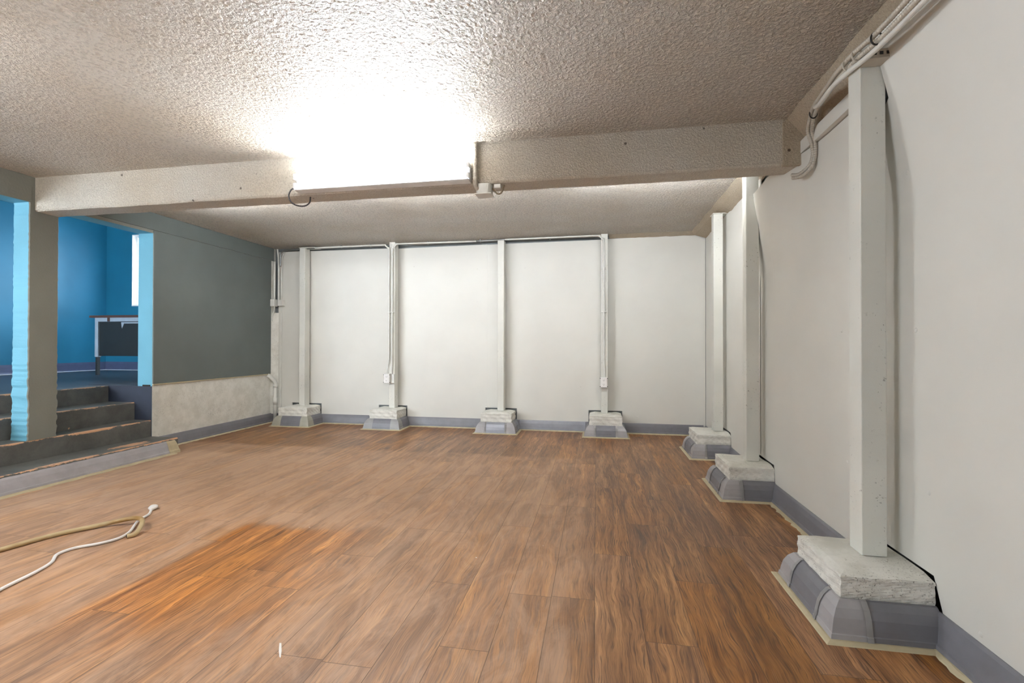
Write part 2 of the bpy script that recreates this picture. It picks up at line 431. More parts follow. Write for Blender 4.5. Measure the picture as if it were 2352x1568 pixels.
# ------------------------------------------------------------------ panels with bowed tops
def bow_panel(name, y0, y1, ztop, zbot, bow, parent, yend=None, ny=26, nz=34):
    """board on the right wall; bow(y,z) = how far it leans into the room"""
    bm = bmesh.new(); V = {}
    for i in range(ny+1):
        y = y0+(y1-y0)*i/ny
        zt = ztop(y); zb = zbot(y)
        for k in range(nz+1):
            z = zb+(zt-zb)*k/nz; x = xr(y)-bow(y, z); yy = y
            if yend: yy = y-(y1-yend)*sm(.040, .060, bow(yend, z))*sm(yend-.6, y1, y)
            V[i, k, 0] = bm.verts.new((x, yy, z)); V[i, k, 1] = bm.verts.new((x+.012, yy, z))
    for i in range(ny):
        for k in range(nz):
            for s in (0, 1): bm.faces.new((V[i,k,s], V[i+1,k,s], V[i+1,k+1,s], V[i,k+1,s]))
    for i in range(ny):
        for k in (0, nz): bm.faces.new((V[i,k,0], V[i+1,k,0], V[i+1,k,1], V[i,k,1]))
    for k in range(nz):
        for i in (0, ny): bm.faces.new((V[i,k,0], V[i,k+1,0], V[i,k+1,1], V[i,k,1]))
    return link(name, bm, M['white'], parent)
wr = struct(box('wall_right', (1.385, YN, 0), (1.60, YB+.06, ZC), M['backing'], bevel=0))
# rear lath strip that closes the gap behind the boards
def sm(a, b, v):
    t = max(0, min(1, (v-a)/(b-a))); return t*t*(3-2*t)
bowA = lambda y, z: .100*sm(1.70, 2.62, z)*sm(-1.5, 2.0, y) + .02*sm(2.1, 2.5, z)
def zbA(y): return .10 if y < 2.075 else .255
def footnotch(lst, y):
    for a, b, zt in lst:
        if a-.008 < y < b+.012: return zt
    return .10
FR = [(2.085, 2.50, .25), (3.76, 4.20, .262), (5.04, 5.48, .268)]
panels = []
A = bow_panel('wall_panel', YN, 2.46, lambda y: 2.475+.02*sm(2.2, 1.0, y), lambda y: footnotch(FR, y), bowA, wr, 2.264, ny=80)
bowB = lambda y, z: .108*sm(1.62, 2.42, z)*sm(2.9, 3.85, y)
B_ = bow_panel('wall_panel', 2.475, 4.07, lambda y: 2.353-.03*sm(3.5, 3.93, y), lambda y: footnotch(FR, y), bowB, wr, 3.911, ny=60)
Cc = bow_panel('wall_panel', 4.09, 6.312, lambda y: 2.497+.02*sm(4.5, 5.4, y), lambda y: footnotch(FR, y), lambda y, z: .0, wr, None, ny=60)
# painted trim board over the middle panel
box('trim_board', (1.268, 2.30, 2.358), (1.31, 3.235, 2.437), M['white'], wr, .003)
# painted sheet behind the boards above the middle panel
box('upper_strip', (1.352, 3.25, 2.20), (1.384, 4.2, 2.58), M['post'], wr, .002)
# button-shaped screw caps on the panels
def dome(bm, c, n, r=.010):
    n = Vector(n); a = n.orthogonal().normalized(); b = n.cross(a); c = Vector(c); rings = []
    for k in range(4):
        t = k/3*math.pi/2*.92; rr = r*math.cos(t); hh = r*.42*math.sin(t)
        rings.append([bm.verts.new(c+n*(hh-.0008)+(a*math.cos(u)+b*math.sin(u))*rr) for u in (2*math.pi*q/12 for q in range(12))])
    for A_, B2 in zip(rings, rings[1:]):
        for q in range(12): bm.faces.new((A_[q], A_[(q+1) % 12], B2[(q+1) % 12], B2[q]))
    bm.faces.new(rings[-1])
for y, z, P in [(2.201,1.213,A),(2.234,1.877,A),(2.128,.565,A),(1.876,.159,A),(2.797,1.227,B_),(2.744,.538,B_),(2.42,.262,B_)]:
    bm = bmesh.new(); dome(bm, (xr(y)-(bowA(y, z) if P is A else 0), y, z), (-1, 0, 0)); link('screw_cap', bm, M['white'], P, smooth=True)

# back wall
wb = struct(box('wall_back', (-4.80, 6.345, 0), (1.60, 6.50, ZC), M['backing'], bevel=0))
FB = [(-4.44, -3.99), (-3.06, -2.655), (-1.49, -1.075), (-.085, .325)]
def back_panel(x0, x1, zt0, zt1):
    # outline with notches around the footings
    pts = [(x0, zt0), (x1, zt1)]; low = []
    cuts = [(max(a-.012, x0), min(b+.014, x1)) for a, b in FB if b > x0 and a < x1]
    cur = [(x0, .10)]
    for a, b in cuts:
        if a > x0: cur += [(a, .10)]
        else: cur = []
        cur += [(a, .285), (b, .285)]
        if b < x1: cur += [(b, .10)]
    if not cuts or cuts[-1][1] < x1: cur += [(x1, .10)]
    bm = bmesh.new(); poly = list(reversed(pts))+cur
    f = [bm.verts.new((x, YB, z)) for x, z in poly]; bk = [bm.verts.new((x, YB+.012, z)) for x, z in poly]
    bm.faces.new(f); bm.faces.new(list(reversed(bk)))
    for i in range(len(f)): j = (i+1) % len(f); bm.faces.new((f[i], bk[i], bk[j], f[j]))
    return link('wall_panel', bm, M['white'], wb)
bp = [back_panel(-4.69, -4.20, 2.535, 2.54), back_panel(-4.195, -2.80, 2.533, 2.53), back_panel(-2.795, -1.475, 2.522, 2.535),
      back_panel(-1.472, .10, 2.533, 2.542), back_panel(.105, 1.372, 2.548, 2.566)]
for x, z in [(-2.546,2.259),(-3.178,.729),(-2.405,.573),(-1.706,.711),(-2.379,.85),(-.199,.592),(.344,.59),(.532,.208),(1.127,.509),(-.079,2.005),(-.95,2.2),(-.95,1.5),(-1.62,2.2),(-1.62,1.75),(.6,1.9),(.95,1.2)]:
    P = [p for p, (a, b) in zip(bp, [(-4.69,-4.2),(-4.2,-2.8),(-2.8,-1.475),(-1.475,.1),(.1,1.4)]) if a <= x < b][0]
    bm = bmesh.new(); dome(bm, (x, YB, z), (0, -1, 0), .009); link('screw_cap', bm, M['white'], P, smooth=True)
# batten strip beside the centre post
box('seam_batten', (-1.478, YB-.006, .30), (-1.31, YB-.0005, 2.53), M['white'], wb, .002)

# ------------------------------------------------------------------ left wall: concrete base, charcoal upper, openings to the blue room
XL = -4.76; YJ = 4.35; TW = .185
bm = bmesh.new(); bm_box(bm, (XL-TW, YJ, .0), (XL, YB+.03, ZC))
wl = link('wall_left', bm, [M['concrete'], M['bluep']], bevel=0); struct(wl)
for p in wl.data.polygons:
    if p.normal.y < -.9 and True: p.material_index = 1
    if p.normal.x < -.9: p.material_index = 1
# charcoal board over the concrete
bm = bmesh.new(); bm_box(bm, (XL-.003, YJ+.002, .716), (XL+.012, 6.232, 2.392)); link('charcoal_board', bm, M['grey'], wl, bevel=.002)
bm = bmesh.new(); bm_box(bm, (XL-.003, YJ+.002, .703), (XL+.014, 6.225, .7155)); link('ledge_strip', bm, M['seal'], wl, bevel=.002)
# header over both openings
bm = bmesh.new(); bm_box(bm, (XL-TW, YN, 2.362), (XL+.002, YJ+.01, ZC+.0))
hd = link('wall_header', bm, [M['greyp'], M['bluep']], wl, bevel=0)
for p in hd.data.polygons:
    if p.normal.z < -.9 or p.normal.x < -.9: p.material_index = 1
bm = bmesh.new(); bm_box(bm, (XL+.002, YJ-.9, 2.396), (XL+.013, 6.29, ZC-.002)); link('header_board', bm, M['grey'], wl, bevel=.0015)
bm = bmesh.new(); bm_box(bm, (XL+.002, YN, 2.364), (XL+.006, 3.225, ZC-.002)); link('header_board', bm, M['greyp'], wl, bevel=.001)
# wall beyond the near opening (behind the photographer)
bm = bmesh.new()
for a, b in [((XL-TW, YN, 0), (XL, .1, .75)), ((XL-TW, YN, .75), (XL, -2.05, 2.362)), ((XL-TW, -.15, .75), (XL, .1, 2.362)), ((XL-TW, -2.05, 2.15), (XL, -.15, 2.362))]: bm_box(bm, a, b)
link('near_pier', bm, M['greyp'], wl)
w3 = struct(empty('fill_window', (XL-.1, -1.1, .75)))  # unseen window, added as the setting for the fill light
bm = bmesh.new()
for a, b in [((XL-.11, -2.05, .75), (XL-.05, -2.0, 2.15)), ((XL-.11, -.2, .75), (XL-.05, -.15, 2.15)), ((XL-.11, -2.0, .75), (XL-.05, -.2, .8)), ((XL-.11, -2.0, 2.1), (XL-.05, -.2, 2.15))]: bm_box(bm, a, b)
adopt(w3, link('window_frame', bm, M['plastic'], bevel=.003), box('glass_pane', (XL-.085, -2.0, .8), (XL-.08, -.2, 2.1), M['glass'], bevel=0))
# dark side of the stair under the jamb
bm = bmesh.new(); bm_box(bm, (-5.60, YJ-.004, .0), (XL-.002, YJ+.16, .692)); link('stair_side', bm, M['navy'], wl)
bm = bmesh.new(); bm_box(bm, (XL-.12, YJ-.006, .690), (XL-.02, YJ+.06, .708)); link('chipped_edge', bm, M['shade'], wl, bevel=.003)

# pillar between the openings, rough paint, lumpy edges
bm = bmesh.new(); rows = []
nz = 90; rnd = random.Random(3)
for k in range(nz+1):
    z = .325+(2.292+.07-.325)*k/nz
    low = sm(1.3, .35, z)
    j = lambda a: rnd.uniform(-a, a)*(.5+1.3*low)
    zt = (2.362-z)/2.04
    e1, e2, e3, e4 = j(.004), j(.004), j(.003), j(.003)
    y0 = 3.212+e1; y1 = 3.437+e2; x0 = -4.925-.012*low+e3
    # six points round the section for softened corners
    rows.append([bm.verts.new(p) for p in ((XL+.001, y0+.006, z), (XL-.006, y0, z), (x0, y0+e4*.5, z), (x0, y1, z), (XL-.006, y1, z), (XL+.001, y1-.006, z))])
for A_, B2 in zip(rows, rows[1:]):
    for q in range(6):
        f = bm.faces.new((A_[q], A_[(q+1) % 6], B2[(q+1) % 6], B2[q]))
        f.material_index = 1 if q in (1, 2, 3) else 0
bm.faces.new(list(reversed(rows[0]))); bm.faces.new(rows[-1])
pl = link('pillar', bm, [M['greyp'], M['bluep']])
tag(pl, 'rough pillar painted charcoal and blue, standing on the worn steps', 'pillar')

# ------------------------------------------------------------------ stairs
S = [(-4.42, .0, .15), (-4.76, .15, .325), (-4.975, .325, .515), (-5.32, .515, .69)]
st = empty('stairs', (-4.6, 2.2, 0)); tag(st, 'worn charcoal painted steps with peeled orange edges climbing to the blue room', 'stairs')
def step_mesh(x, z0, z1, xb, y0, y1):
    """tread and riser as one solid with subdivided nosing, 'wear' attribute on the edge"""
    bm = bmesh.new(); ly = bm.verts.layers.float.new('wear')
    prof = [(x, z0, 0), (x, z0+(z1-z0)*.5, 0), (x, z1-.028, .1), (x-.001, z1-.010, .8), (x-.006, z1-.002, 1), (x-.014, z1, 1), (x-.034, z1, .35), (x-.08, z1, 0), (xb, z1, 0), (xb, z0, 0)]
    n = int((y1-y0)/.04); rows = []
    for i in range(n+1):
        y = y0+(y1-y0)*i/n; jj = math.sin(i*2.1+z1*40)*.0015
        r = []
        for a, z, wv in prof:
            v = bm.verts.new((a+(jj if wv > .5 else 0), y, z)); v[ly] = wv; r.append(v)
        rows.append(r)
    for A_, B2 in zip(rows, rows[1:]):
        for q in range(len(prof)): bm.faces.new((A_[q], A_[(q+1) % len(prof)], B2[(q+1) % len(prof)], B2[q]))
    bm.faces.new(rows[0]); bm.faces.new(list(reversed(rows[-1])))
    return link('step', bm, M['steps'])
so = []
for i, (x, z0, z1) in enumerate(S):
    xb = S[i+1][0]-.02 if i < 3 else -5.44
    so.append(step_mesh(x, z0, z1, xb, .12, YJ-.008))
adopt(st, *so)
# raised floor of the blue room
struct(box('floor_upper', (-8.9, -1.3, .55), (-5.44, 7.2, .69), M['carpet'], bevel=0))
struct(box('floor_upper_side', (-5.44, YJ+.16, .55), (-4.95, 7.2, .69), M['carpet'], bevel=0)).parent = bpy.data.objects['floor_upper']

# ------------------------------------------------------------------ blue room shell
struct(box('wall_blue_left', (-8.85, -1.3, .60), (-8.70, 7.2, 3.45), M['blue'], bevel=0))
bm = bmesh.new()
wx0, wx1, wz0, wz1 = -8.15, -6.75, 1.83, 3.10
for a, b in [((-8.70, 7.05, .60), (wx0, 7.20, 3.45)), ((wx1, 7.05, .60), (-4.85, 7.20, 3.45)), ((wx0, 7.05, .60), (wx1, 7.20, wz0)), ((wx0, 7.05, wz1), (wx1, 7.20, 3.45))]:
    bm_box(bm, a, b)
struct(link('wall_blue_far', bm, M['blue']))
bm = bmesh.new()
nx0, nx1, nz0, nz1 = -8.05, -5.45, .98, 2.55  # opening made for the assumed near window
for a, b in [((-8.70, -1.3, .60), (nx0, -1.15, 3.45)), ((nx1, -1.3, .60), (-4.85, -1.15, 3.45)), ((nx0, -1.3, .60), (nx1, -1.15, nz0)), ((nx0, -1.3, nz1), (nx1, -1.15, 3.45))]:
    bm_box(bm, a, b)
struct(link('wall_blue_near', bm, M['blue']))
struct(box('wall_blue_right', (-4.945, -1.3, ZC+.0), (-4.85, 7.2, 3.45), M['blue'], bevel=0))
struct(box('ceiling_upper', (-8.85, -1.3, 3.45), (-4.82, 7.2, 3.55), M['ceiling'], bevel=0))
# closing piece on the stair well side in front of the near pier
struct(box('wall_stairwell', (-5.45, -1.3, 0), (-4.945, .11, .69), M['navy'], bevel=0))
# window 1 with blind
w1 = struct(empty('window_1', (-7.45, 7.1, wz0)))
bm = bmesh.new(); t = .05
for a, b in [((wx0, 7.12, wz0), (wx0+t, 7.17, wz1)), ((wx1-t, 7.12, wz0), (wx1, 7.17, wz1)), ((wx0+t, 7.12, wz0), (wx1-t, 7.17, wz0+t)), ((wx0+t, 7.12, wz1-t), (wx1-t, 7.17, wz1))]: bm_box(bm, a, b)
fr = link('window_frame', bm, M['plastic'], bevel=.003)
gl = box('glass_pane', (wx0+t, 7.143, wz0+t), (wx1-t, 7.147, wz1-t), M['glass'], bevel=0)
bm = bmesh.new()
for a, b in [((wx0-.001, 7.045, wz0-.002), (wx0+.012, 7.12, wz1)), ((wx1-.012, 7.045, wz0), (wx1+.001, 7.12, wz1)), ((wx0+.012, 7.045, wz0-.002), (wx1-.012, 7.12, wz0+.012)), ((wx0+.012, 7.045, wz1-.012), (wx1-.012, 7.12, wz1))]: bm_box(bm, a, b)
adopt(w1, fr, gl, link('casing', bm, M['plastic']))
bl = empty('window_blind', (-7.45, 7.08, wz1)); tag(bl, 'white horizontal slat blind in the bright blue-room window', 'blind')
bm = bmesh.new(); bm_box(bm, (wx0+.09, 7.06, wz1-.05), (wx1-.02, 7.11, wz1-.005)); hr = link('headrail', bm, M['blind'], bevel=.003)
sl = []
for i in range(28):
    z = wz0+.03+i*.043
    bm = bmesh.new()
    v = [bm.verts.new(p) for p in ((wx0+.10, 7.064, z-.012), (wx1-.03, 7.064, z-.012), (wx1-.03, 7.108, z+.012), (wx0+.10, 7.108, z+.012))]
    f = bm.faces.new(v); r = bmesh.ops.extrude_face_region(bm, geom=[f]); bmesh.ops.translate(bm, vec=(0, 0, .002), verts=[q for q in r['geom'] if isinstance(q, bmesh.types.BMVert)])
    sl.append(link('slat', bm, M['blind']))
adopt(bl, hr, *sl)
w2 = struct(empty('assumed_window', (-6.75, -1.2, nz0)))  # assumed window out of view, added to go with the near light
bm = bmesh.new()
for a, b in [((nx0, -1.27, nz0), (nx0+t, -1.2, nz1)), ((nx1-t, -1.27, nz0), (nx1, -1.2, nz1)), ((nx0+t, -1.27, nz0), (nx1-t, -1.2, nz0+t)), ((nx0+t, -1.27, nz1-t), (nx1-t, -1.2, nz1)), ((-6.78, -1.27, nz0+t), (-6.72, -1.2, nz1-t))]: bm_box(bm, a, b)
adopt(w2, link('window_frame', bm, M['plastic'], bevel=.003), box('glass_pane', (nx0+t, -1.237, nz0+t), (nx1-t, -1.233, nz1-t), M['glass'], bevel=0))

# near wall of the main room
struct(box('wall_near', (-4.80, YN-.15, 0), (1.60, YN, ZC), M['grey'], bevel=0))

# ------------------------------------------------------------------ cove base
PROF = [(0, .130), (.006, .131), (.014, .120), (.024, .090), (.031, .055), (.035, .030), (.042, .026), (.046, .0)]
SEALP = [(.040, .012), (.050, .011), (.062, .004), (.066, .0)]
def cove_run(name, segs, mat):
    bm = bmesh.new(); bs = bmesh.new()
    for (x0, y0, x1, y1, nx, ny) in segs:
        path = [(x0, y0, nx, ny), (x1, y1, nx, ny)]
        sweep_profile(bm, path, [(0, 0)]+PROF); 
        L = math.hypot(x1-x0, y1-y0); k = max(2, int(L/.03)); pts = []
        for i in range(k+1):
            t_ = i/k; j = 1+.16*math.sin(i*1.9)*math.sin(i*.37+1)
            pts.append((x0+(x1-x0)*t_+nx*(.042*(0)), y0+(y1-y0)*t_, nx*j, ny*j))
        sweep_profile(bs, pts, SEALP)
    o = struct(link(name, bm, mat)); link('sealant_bead', bs, M['seal'], o); return o
br = cove_run('baseboard_right', [(1.30, YN, 1.30, 2.09, -1, 0), (1.30, 2.49, 1.30, 3.77, -1, 0), (xr(4.19), 4.19, xr(5.05), 5.05, -1, 0), (xr(5.47), 5.47, xr(6.30), 6.30, -1, 0)], M['cove'])
bb = cove_run('baseboard_back', [(-4.715, YB, -4.43, YB, 0, -1), (-4.0, YB, -3.05, YB, 0, -1), (-2.665, YB, -1.48, YB, 0, -1), (-1.085, YB, -.075, YB, 0, -1), (.315, YB, 1.345, YB, 0, -1)], M['cove'])
# the section between the centre footings is a newer silvery piece
bm = bmesh.new(); P2 = [(o+.0012, z+.0008) for o, z in PROF]; sweep_profile(bm, [(-1.02, YB, 0, -1), (-.14, YB, 0, -1)], [(0, 0)]+P2); link('silver_section', bm, M['cove_metal'], bb)
bl_ = cove_run('baseboard_left', [(XL, YJ-.01, XL, YB-.04, 1, 0)], M['cove'])
# cove along the bottom step: flared lighter strip with an end cap
PS = [(0, .134), (.004, .135), (.016, .118), (.030, .085), (.040, .050), (.045, .034), (.050, .030), (.056, .0)]
bm = bmesh.new(); sweep_profile(bm, [(-4.425, .12, 1, 0), (-4.425, 4.22, 1, 0)], [(0, 0)]+PS)
bs_ = struct(link('baseboard_step', bm, M['cove_step']))
bm = bmesh.new(); sweep_profile(bm, [(-4.418, 2.0, 1, 0)]+[(-4.418, 2+i*.05, 1+.1*math.sin(i*1.3), 0) for i in range(1, 46)], [(.046, .013), (.060, .012), (.078, .004), (.082, 0)])
link('sealant_bead', bm, M['seal'], bs_)
bm = bmesh.new()
sweep_profile(bm, [(-4.425, 4.20, 1.03, 0), (-4.425, 4.235, 1.06, 0), (-4.428, 4.30, 1.0, .55), (-4.47, 4.335, .2, .8)], [(0, 0)]+PS)
link('end_cap', bm, M['seal'], bs_)
bm = bmesh.new(); bm_box(bm, (-4.758, 4.05, .0), (-4.47, YJ+.02, .144)); link('concrete_end', bm, M['concrete'], bs_, bevel=.01)

# ------------------------------------------------------------------ footings
FP = [(0, .142), (.010, .139), (.030, .116), (.045, .085), (.053, .050), (.056, .030), (.060, .027), (.064, .0)]
FS = [(.060, .010), (.070, .010), (.084, .004), (.088, 0)]
def footing(axis, a, b, face, zt, wallc, label, cove, corner, straps=True, seed=0):
    """axis 'x': footing against the right wall (a..b along Y, face = x of room side);
       axis 'y': footing against the back wall (a..b along X, face = y of room side)"""
    rnd = random.Random(seed)
    if axis == 'x': root = empty('post_footing', ((face+wallc)/2, (a+b)/2, 0)); P = lambda s, d, z: (face+d, s, z)
    else: root = empty('post_footing', ((a+b)/2, (face+wallc)/2, 0)); P = lambda s, d, z: (s, face+d, z)
    tag(root, label, 'footing', 'painted concrete post footings along the walls')
    D = (wallc-face)
    # block: gridded box with slumped top and rounded edges
    ns, nd, nzz = 14, 12, 5
    bm = bmesh.new(); bmesh.ops.create_cube(bm, size=1)
    bmesh.ops.subdivide_edges(bm, edges=bm.edges[:], cuts=11, use_grid_fill=True)
    ext = 2.3; ox = rnd.uniform(0, 9)
    for v in bm.verts:
        s, d, z = v.co.x+.5, v.co.y+.5, v.co.z+.5
        # round corners a little
        cs = a+(b-a)*s; cdp = D*d; cz = .132+(zt-.132)*z
        if z > .9:
            edge = min(s, 1-s, d*1.3)
            cz -= .014*(1-sm(0, .16, edge)); cz += .003*math.sin(s*9+ox)*math.cos(d*7+ox)
        n1 = .0025*math.sin(s*23+z*11+ox)+.002*math.sin(d*31+z*17+ox*2)
        if s < .01: cs += n1+.003
        if s > .99: cs += n1-.003
        if d < .01: cdp += n1+.002
        v.co = Vector(P(cs, cdp, cz))
    blk = link('concrete_block', bm, M['block'], bevel=.004)
    # core under the block, hidden by the cove
    bm = bmesh.new()
    p0 = P(a+.002, .002, 0); p1 = P(b-.002, D, .135)
    bm_box(bm, [min(p0[i], p1[i]) for i in range(3)], [max(p0[i], p1[i]) for i in range(3)])
    core = link('footing_core', bm, M['concrete'], bevel=0)
    # cove wrap: side, front, side with mitred corners
    def path(k=1.0):
        if axis == 'x': return [(wallc, a, 0, -k), (face, a, -k, -k), (face, b, -k, k), (wallc, b, 0, k)]
        return [(a, wallc, -k, 0), (a, face, -k, -k), (b, face, k, -k), (b, wallc, k, 0)]
    def seg(i, t0, t1, k, name, mat, lift=0):
        pth = path(); A_, B2 = pth[i], pth[i+1]
        def at(t):
            return (A_[0]+(B2[0]-A_[0])*t, A_[1]+(B2[1]-A_[1])*t, A_[2]+(B2[2]-A_[2])*t if False else None, None)
        # straight part uses the face normal; mitre only at the corner end
        bm_ = bmesh.new()
        nrm = [(0, -1), (-1, 0), (0, 1)] if axis == 'x' else [(-1, 0), (0, -1), (1, 0)]
        n = nrm[i]; tang = Vector((B2[0]-A_[0], B2[1]-A_[1])).normalized()
        rows = []
        for t_, e in ((t0, -1), (t1, 1)):
            bx = A_[0]+(B2[0]-A_[0])*t_; by = A_[1]+(B2[1]-A_[1])*t_
            mit = 0
            if i == 0 and t_ >= 1: mit = 1
            if i == 1 and t_ <= 0: mit = -1
            if i == 1 and t_ >= 1: mit = 1
            if i == 2 and t_ <= 0: mit = -1
            rows.append([bm_.verts.new((bx+n[0]*(o+lift)+tang.x*mit*(o+lift), by+n[1]*(o+lift)+tang.y*mit*(o+lift), z+(lift*.5 if z > .05 else 0))) for o, z in FP])
        for q in range(len(FP)-1): bm_.faces.new((rows[0][q], rows[0][q+1], rows[1][q+1], rows[1][q]))
        if lift:
            r = bmesh.ops.solidify(bm_, geom=bm_.faces[:], thickness=-lift)
        return link(name, bm_, mat, smooth=False)
    L0 = D; L1 = (b-a)
    parts = []
    cw = .075
    wrap = seg(1, cw/L1, 1-cw/L1, 1, 'cove_strip', cove); parts.append(wrap)
    parts.append(seg(0, 0, 1-cw/L0, 1, 'cove_strip', cove)); parts.append(seg(2, cw/L0, 1, 1, 'cove_strip', cove))
    for i, t0, t1 in ((0, 1-cw/L0, 1), (1, 0, cw/L1), (1, 1-cw/L1, 1), (2, 0, cw/L0)):
        parts.append(seg(i, t0, t1, 1, 'corner_piece', corner))
    if straps:
        for i, c in ((1, cw/L1), (1, 1-cw/L1), (0, 1-cw/L0), (2, cw/L0)):
            Lh = L1 if i == 1 else L0
            parts.append(seg(i, c-.011/Lh, c+.011/Lh, 1, 'joint_strap', M['strap'], lift=.005))
    bm = bmesh.new()
    pth = path()
    full = [pth[0], pth[1], pth[2], pth[3]]
    rows = []
    for x, y, nx, ny in full:
        rows.append([bm.verts.new((x+nx*o, y+ny*o, z)) for o, z in FS])
    for A_, B2 in zip(rows, rows[1:]):
        for q in range(len(FS)-1): bm.faces.new((A_[q], A_[q+1], B2[q+1], B2[q]))
    parts.append(link('sealant_bead', bm, M['seal']))
    adopt(root, blk, core, *parts)
    return root
footing('x', 2.085, 2.50, .962, .243, 1.296, 'large white concrete footing nearest the camera, under the near right post', M['cove'], M['cove_light'], True, 1)
footing('x', 3.76, 4.20, .985, .250, 1.298, 'white concrete footing under the second post along the right wall', M['cove'], M['cove_light'], True, 2)
footing('x', 5.04, 5.48, 1.012, .255, 1.335, 'white concrete footing on the right wall closest to the far corner', M['cove'], M['cove_light'], True, 3)
BY = 5.995
footing('y', -4.44, -3.99, BY-.01, .266, YB-.002, 'stained white footing in the left far corner beside the drain pipe', M['cove'], mat_simple('beige_corner_piece', (176, 174, 160), .45), False, 4)
footing('y', -3.06, -2.655, BY, .266, YB-.002, 'white footing under the back wall post with two conduits', M['cove'], mat_simple('taupe_corner_piece', (158, 158, 158), .45), False, 5)
footing('y', -1.49, -1.075, BY-.005, .266, YB-.002, 'white footing with silvery cove trim under the centre back post', M['cove_metal'], M['cove_light'], True, 6)
footing('y', -.085, .325, BY-.005, .268, YB-.002, 'white footing below the right-hand outlet on the back wall', M['cove'], M['cove_light'], True, 7)

# ------------------------------------------------------------------ posts
def post(x0, y0, x1, y1, z0, z1, label, cap=None):
    bm = bmesh.new(); bm_box(bm, (x0, y0, z0), (x1, y1, z1))
    es = [e for e in bm.edges if abs(e.verts[0].co.z-e.verts[1].co.z) > .1]
    bmesh.ops.subdivide_edges(bm, edges=es, cuts=24)
    o = link('wall_post', bm, M['post'], bevel=.004)
    tag(o, label, 'post', 'white painted posts along the walls')
    if cap:
        c = box('top_plate', cap[0], cap[1], M['post'], o, .002)
    return o
P1 = post(1.130, 2.268, 1.229, 2.368, .243, 2.455, 'tall white square post nearest the camera on the right wall')
P2_ = post(1.150, 3.915, 1.243, 4.010, .251, 2.52, 'white post on the right wall, second from the camera, just past the beam')
P3 = post(1.205, 5.175, 1.297, 5.268, .257, 2.515, 'white post on the right wall nearest the far corner', ((1.195, 5.16, 2.513), (1.34, 5.285, 2.522)))
post(-4.238, 6.165, -4.150, 6.285, .268, 2.548, 'leftmost white post on the back wall', ((-4.245, 6.15, 2.548), (-3.98, 6.30, 2.556)))
post(-2.850, 6.165, -2.765, 6.285, .268, ZC, 'back wall post with paired conduits and an outlet box')
post(-1.300, 6.165, -1.213, 6.285, .268, 2.552, 'bare white post in the middle of the back wall')
post(.065, 6.165, .150, 6.285, .270, ZC, 'rightmost back wall post with a single conduit and outlet')

# ------------------------------------------------------------------ conduits and outlets on the back wall
def conduit(pts, r, label, mat=None, n=10, grp='conduits on the back wall'):
    P = []
    P = spline(pts, n)
    o = tube('conduit', P, r, mat or M['conduit']); tag(o, label, 'conduit', grp); return o
CZ = 2.563; CYc = 6.143
def bend(x_from, x_to, ydown, ztop, zend, s):   # along the ceiling then down
    return [(x_from, CYc+.03, ztop), ((x_from+x_to)/2, CYc+.015, ztop), (x_to+s*.10, CYc, ztop-.002), (x_to+s*.055, CYc, ztop-.012), (x_to+s*.018, CYc, ztop-.05), (x_to, CYc, ztop-.11), (x_to, CYc, 1.8), (x_to, CYc, 1.2)]
c1 = conduit(bend(-4.0, -2.842, 0, 2.545, 0, -1)+[(-2.842, CYc, .95), (-2.862, CYc, .84), (-2.872, CYc-.01, .74)], .0105, 'left one of the paired conduits down the back wall post')
c2 = conduit(bend(-1.6, -2.795, 0, 2.552, 0, 1)+[(-2.795, CYc, .95), (-2.797, CYc, .84), (-2.80, CYc, .74)], .0105, 'right one of the paired conduits down the back wall post')
c3 = conduit(bend(-1.2, .100, 0, 2.560, 0, -1)+[(.100, CYc, .95), (.104, CYc, .85), (.108, CYc, .73)], .0105, 'single conduit bending down the rightmost back wall post')
c4 = conduit([(-2.60, 6.215, 2.556), (-1.9, 6.215, 2.560), (-1.1, 6.205, 2.566), (-.3, 6.21, 2.567), (.02, 6.215, 2.566)], .012, 'shiny bare steel conduit along the ceiling edge, centre to right', M['steel'])
c5 = conduit([(-4.60, 6.235, 2.30), (-4.60, 6.235, 2.45), (-4.585, 6.235, 2.505), (-4.53, 6.235, 2.538), (-4.40, 6.22, 2.545), (-3.9, 6.20, 2.548), (-3.2, 6.20, 2.550), (-2.90, 6.20, 2.552)], .012, 'steel conduit along the ceiling edge from the left corner', M['steel'])
def strap(x, z, parent, w_=.045):
    o = box('conduit_strap', (x-w_, CYc-.014, z-.006), (x+w_, CYc+.022, z+.006), M['conduit'], None, .002); o.parent = parent
strap(-2.842, 1.60, c1, .022); strap(-2.795, 1.60, c2, .022); strap(.102, 1.575, c3, .035)
for x in (-3.6, -3.15): box('conduit_strap', (x-.008, 6.185, 2.536), (x+.008, 6.22, 2.572), M['steel'], c5, .002)
for x in (-2.3, -1.55, -.6): box('conduit_strap', (x-.008, 6.19, 2.545), (x+.008, 6.23, 2.582), M['steel'], c4, .002)
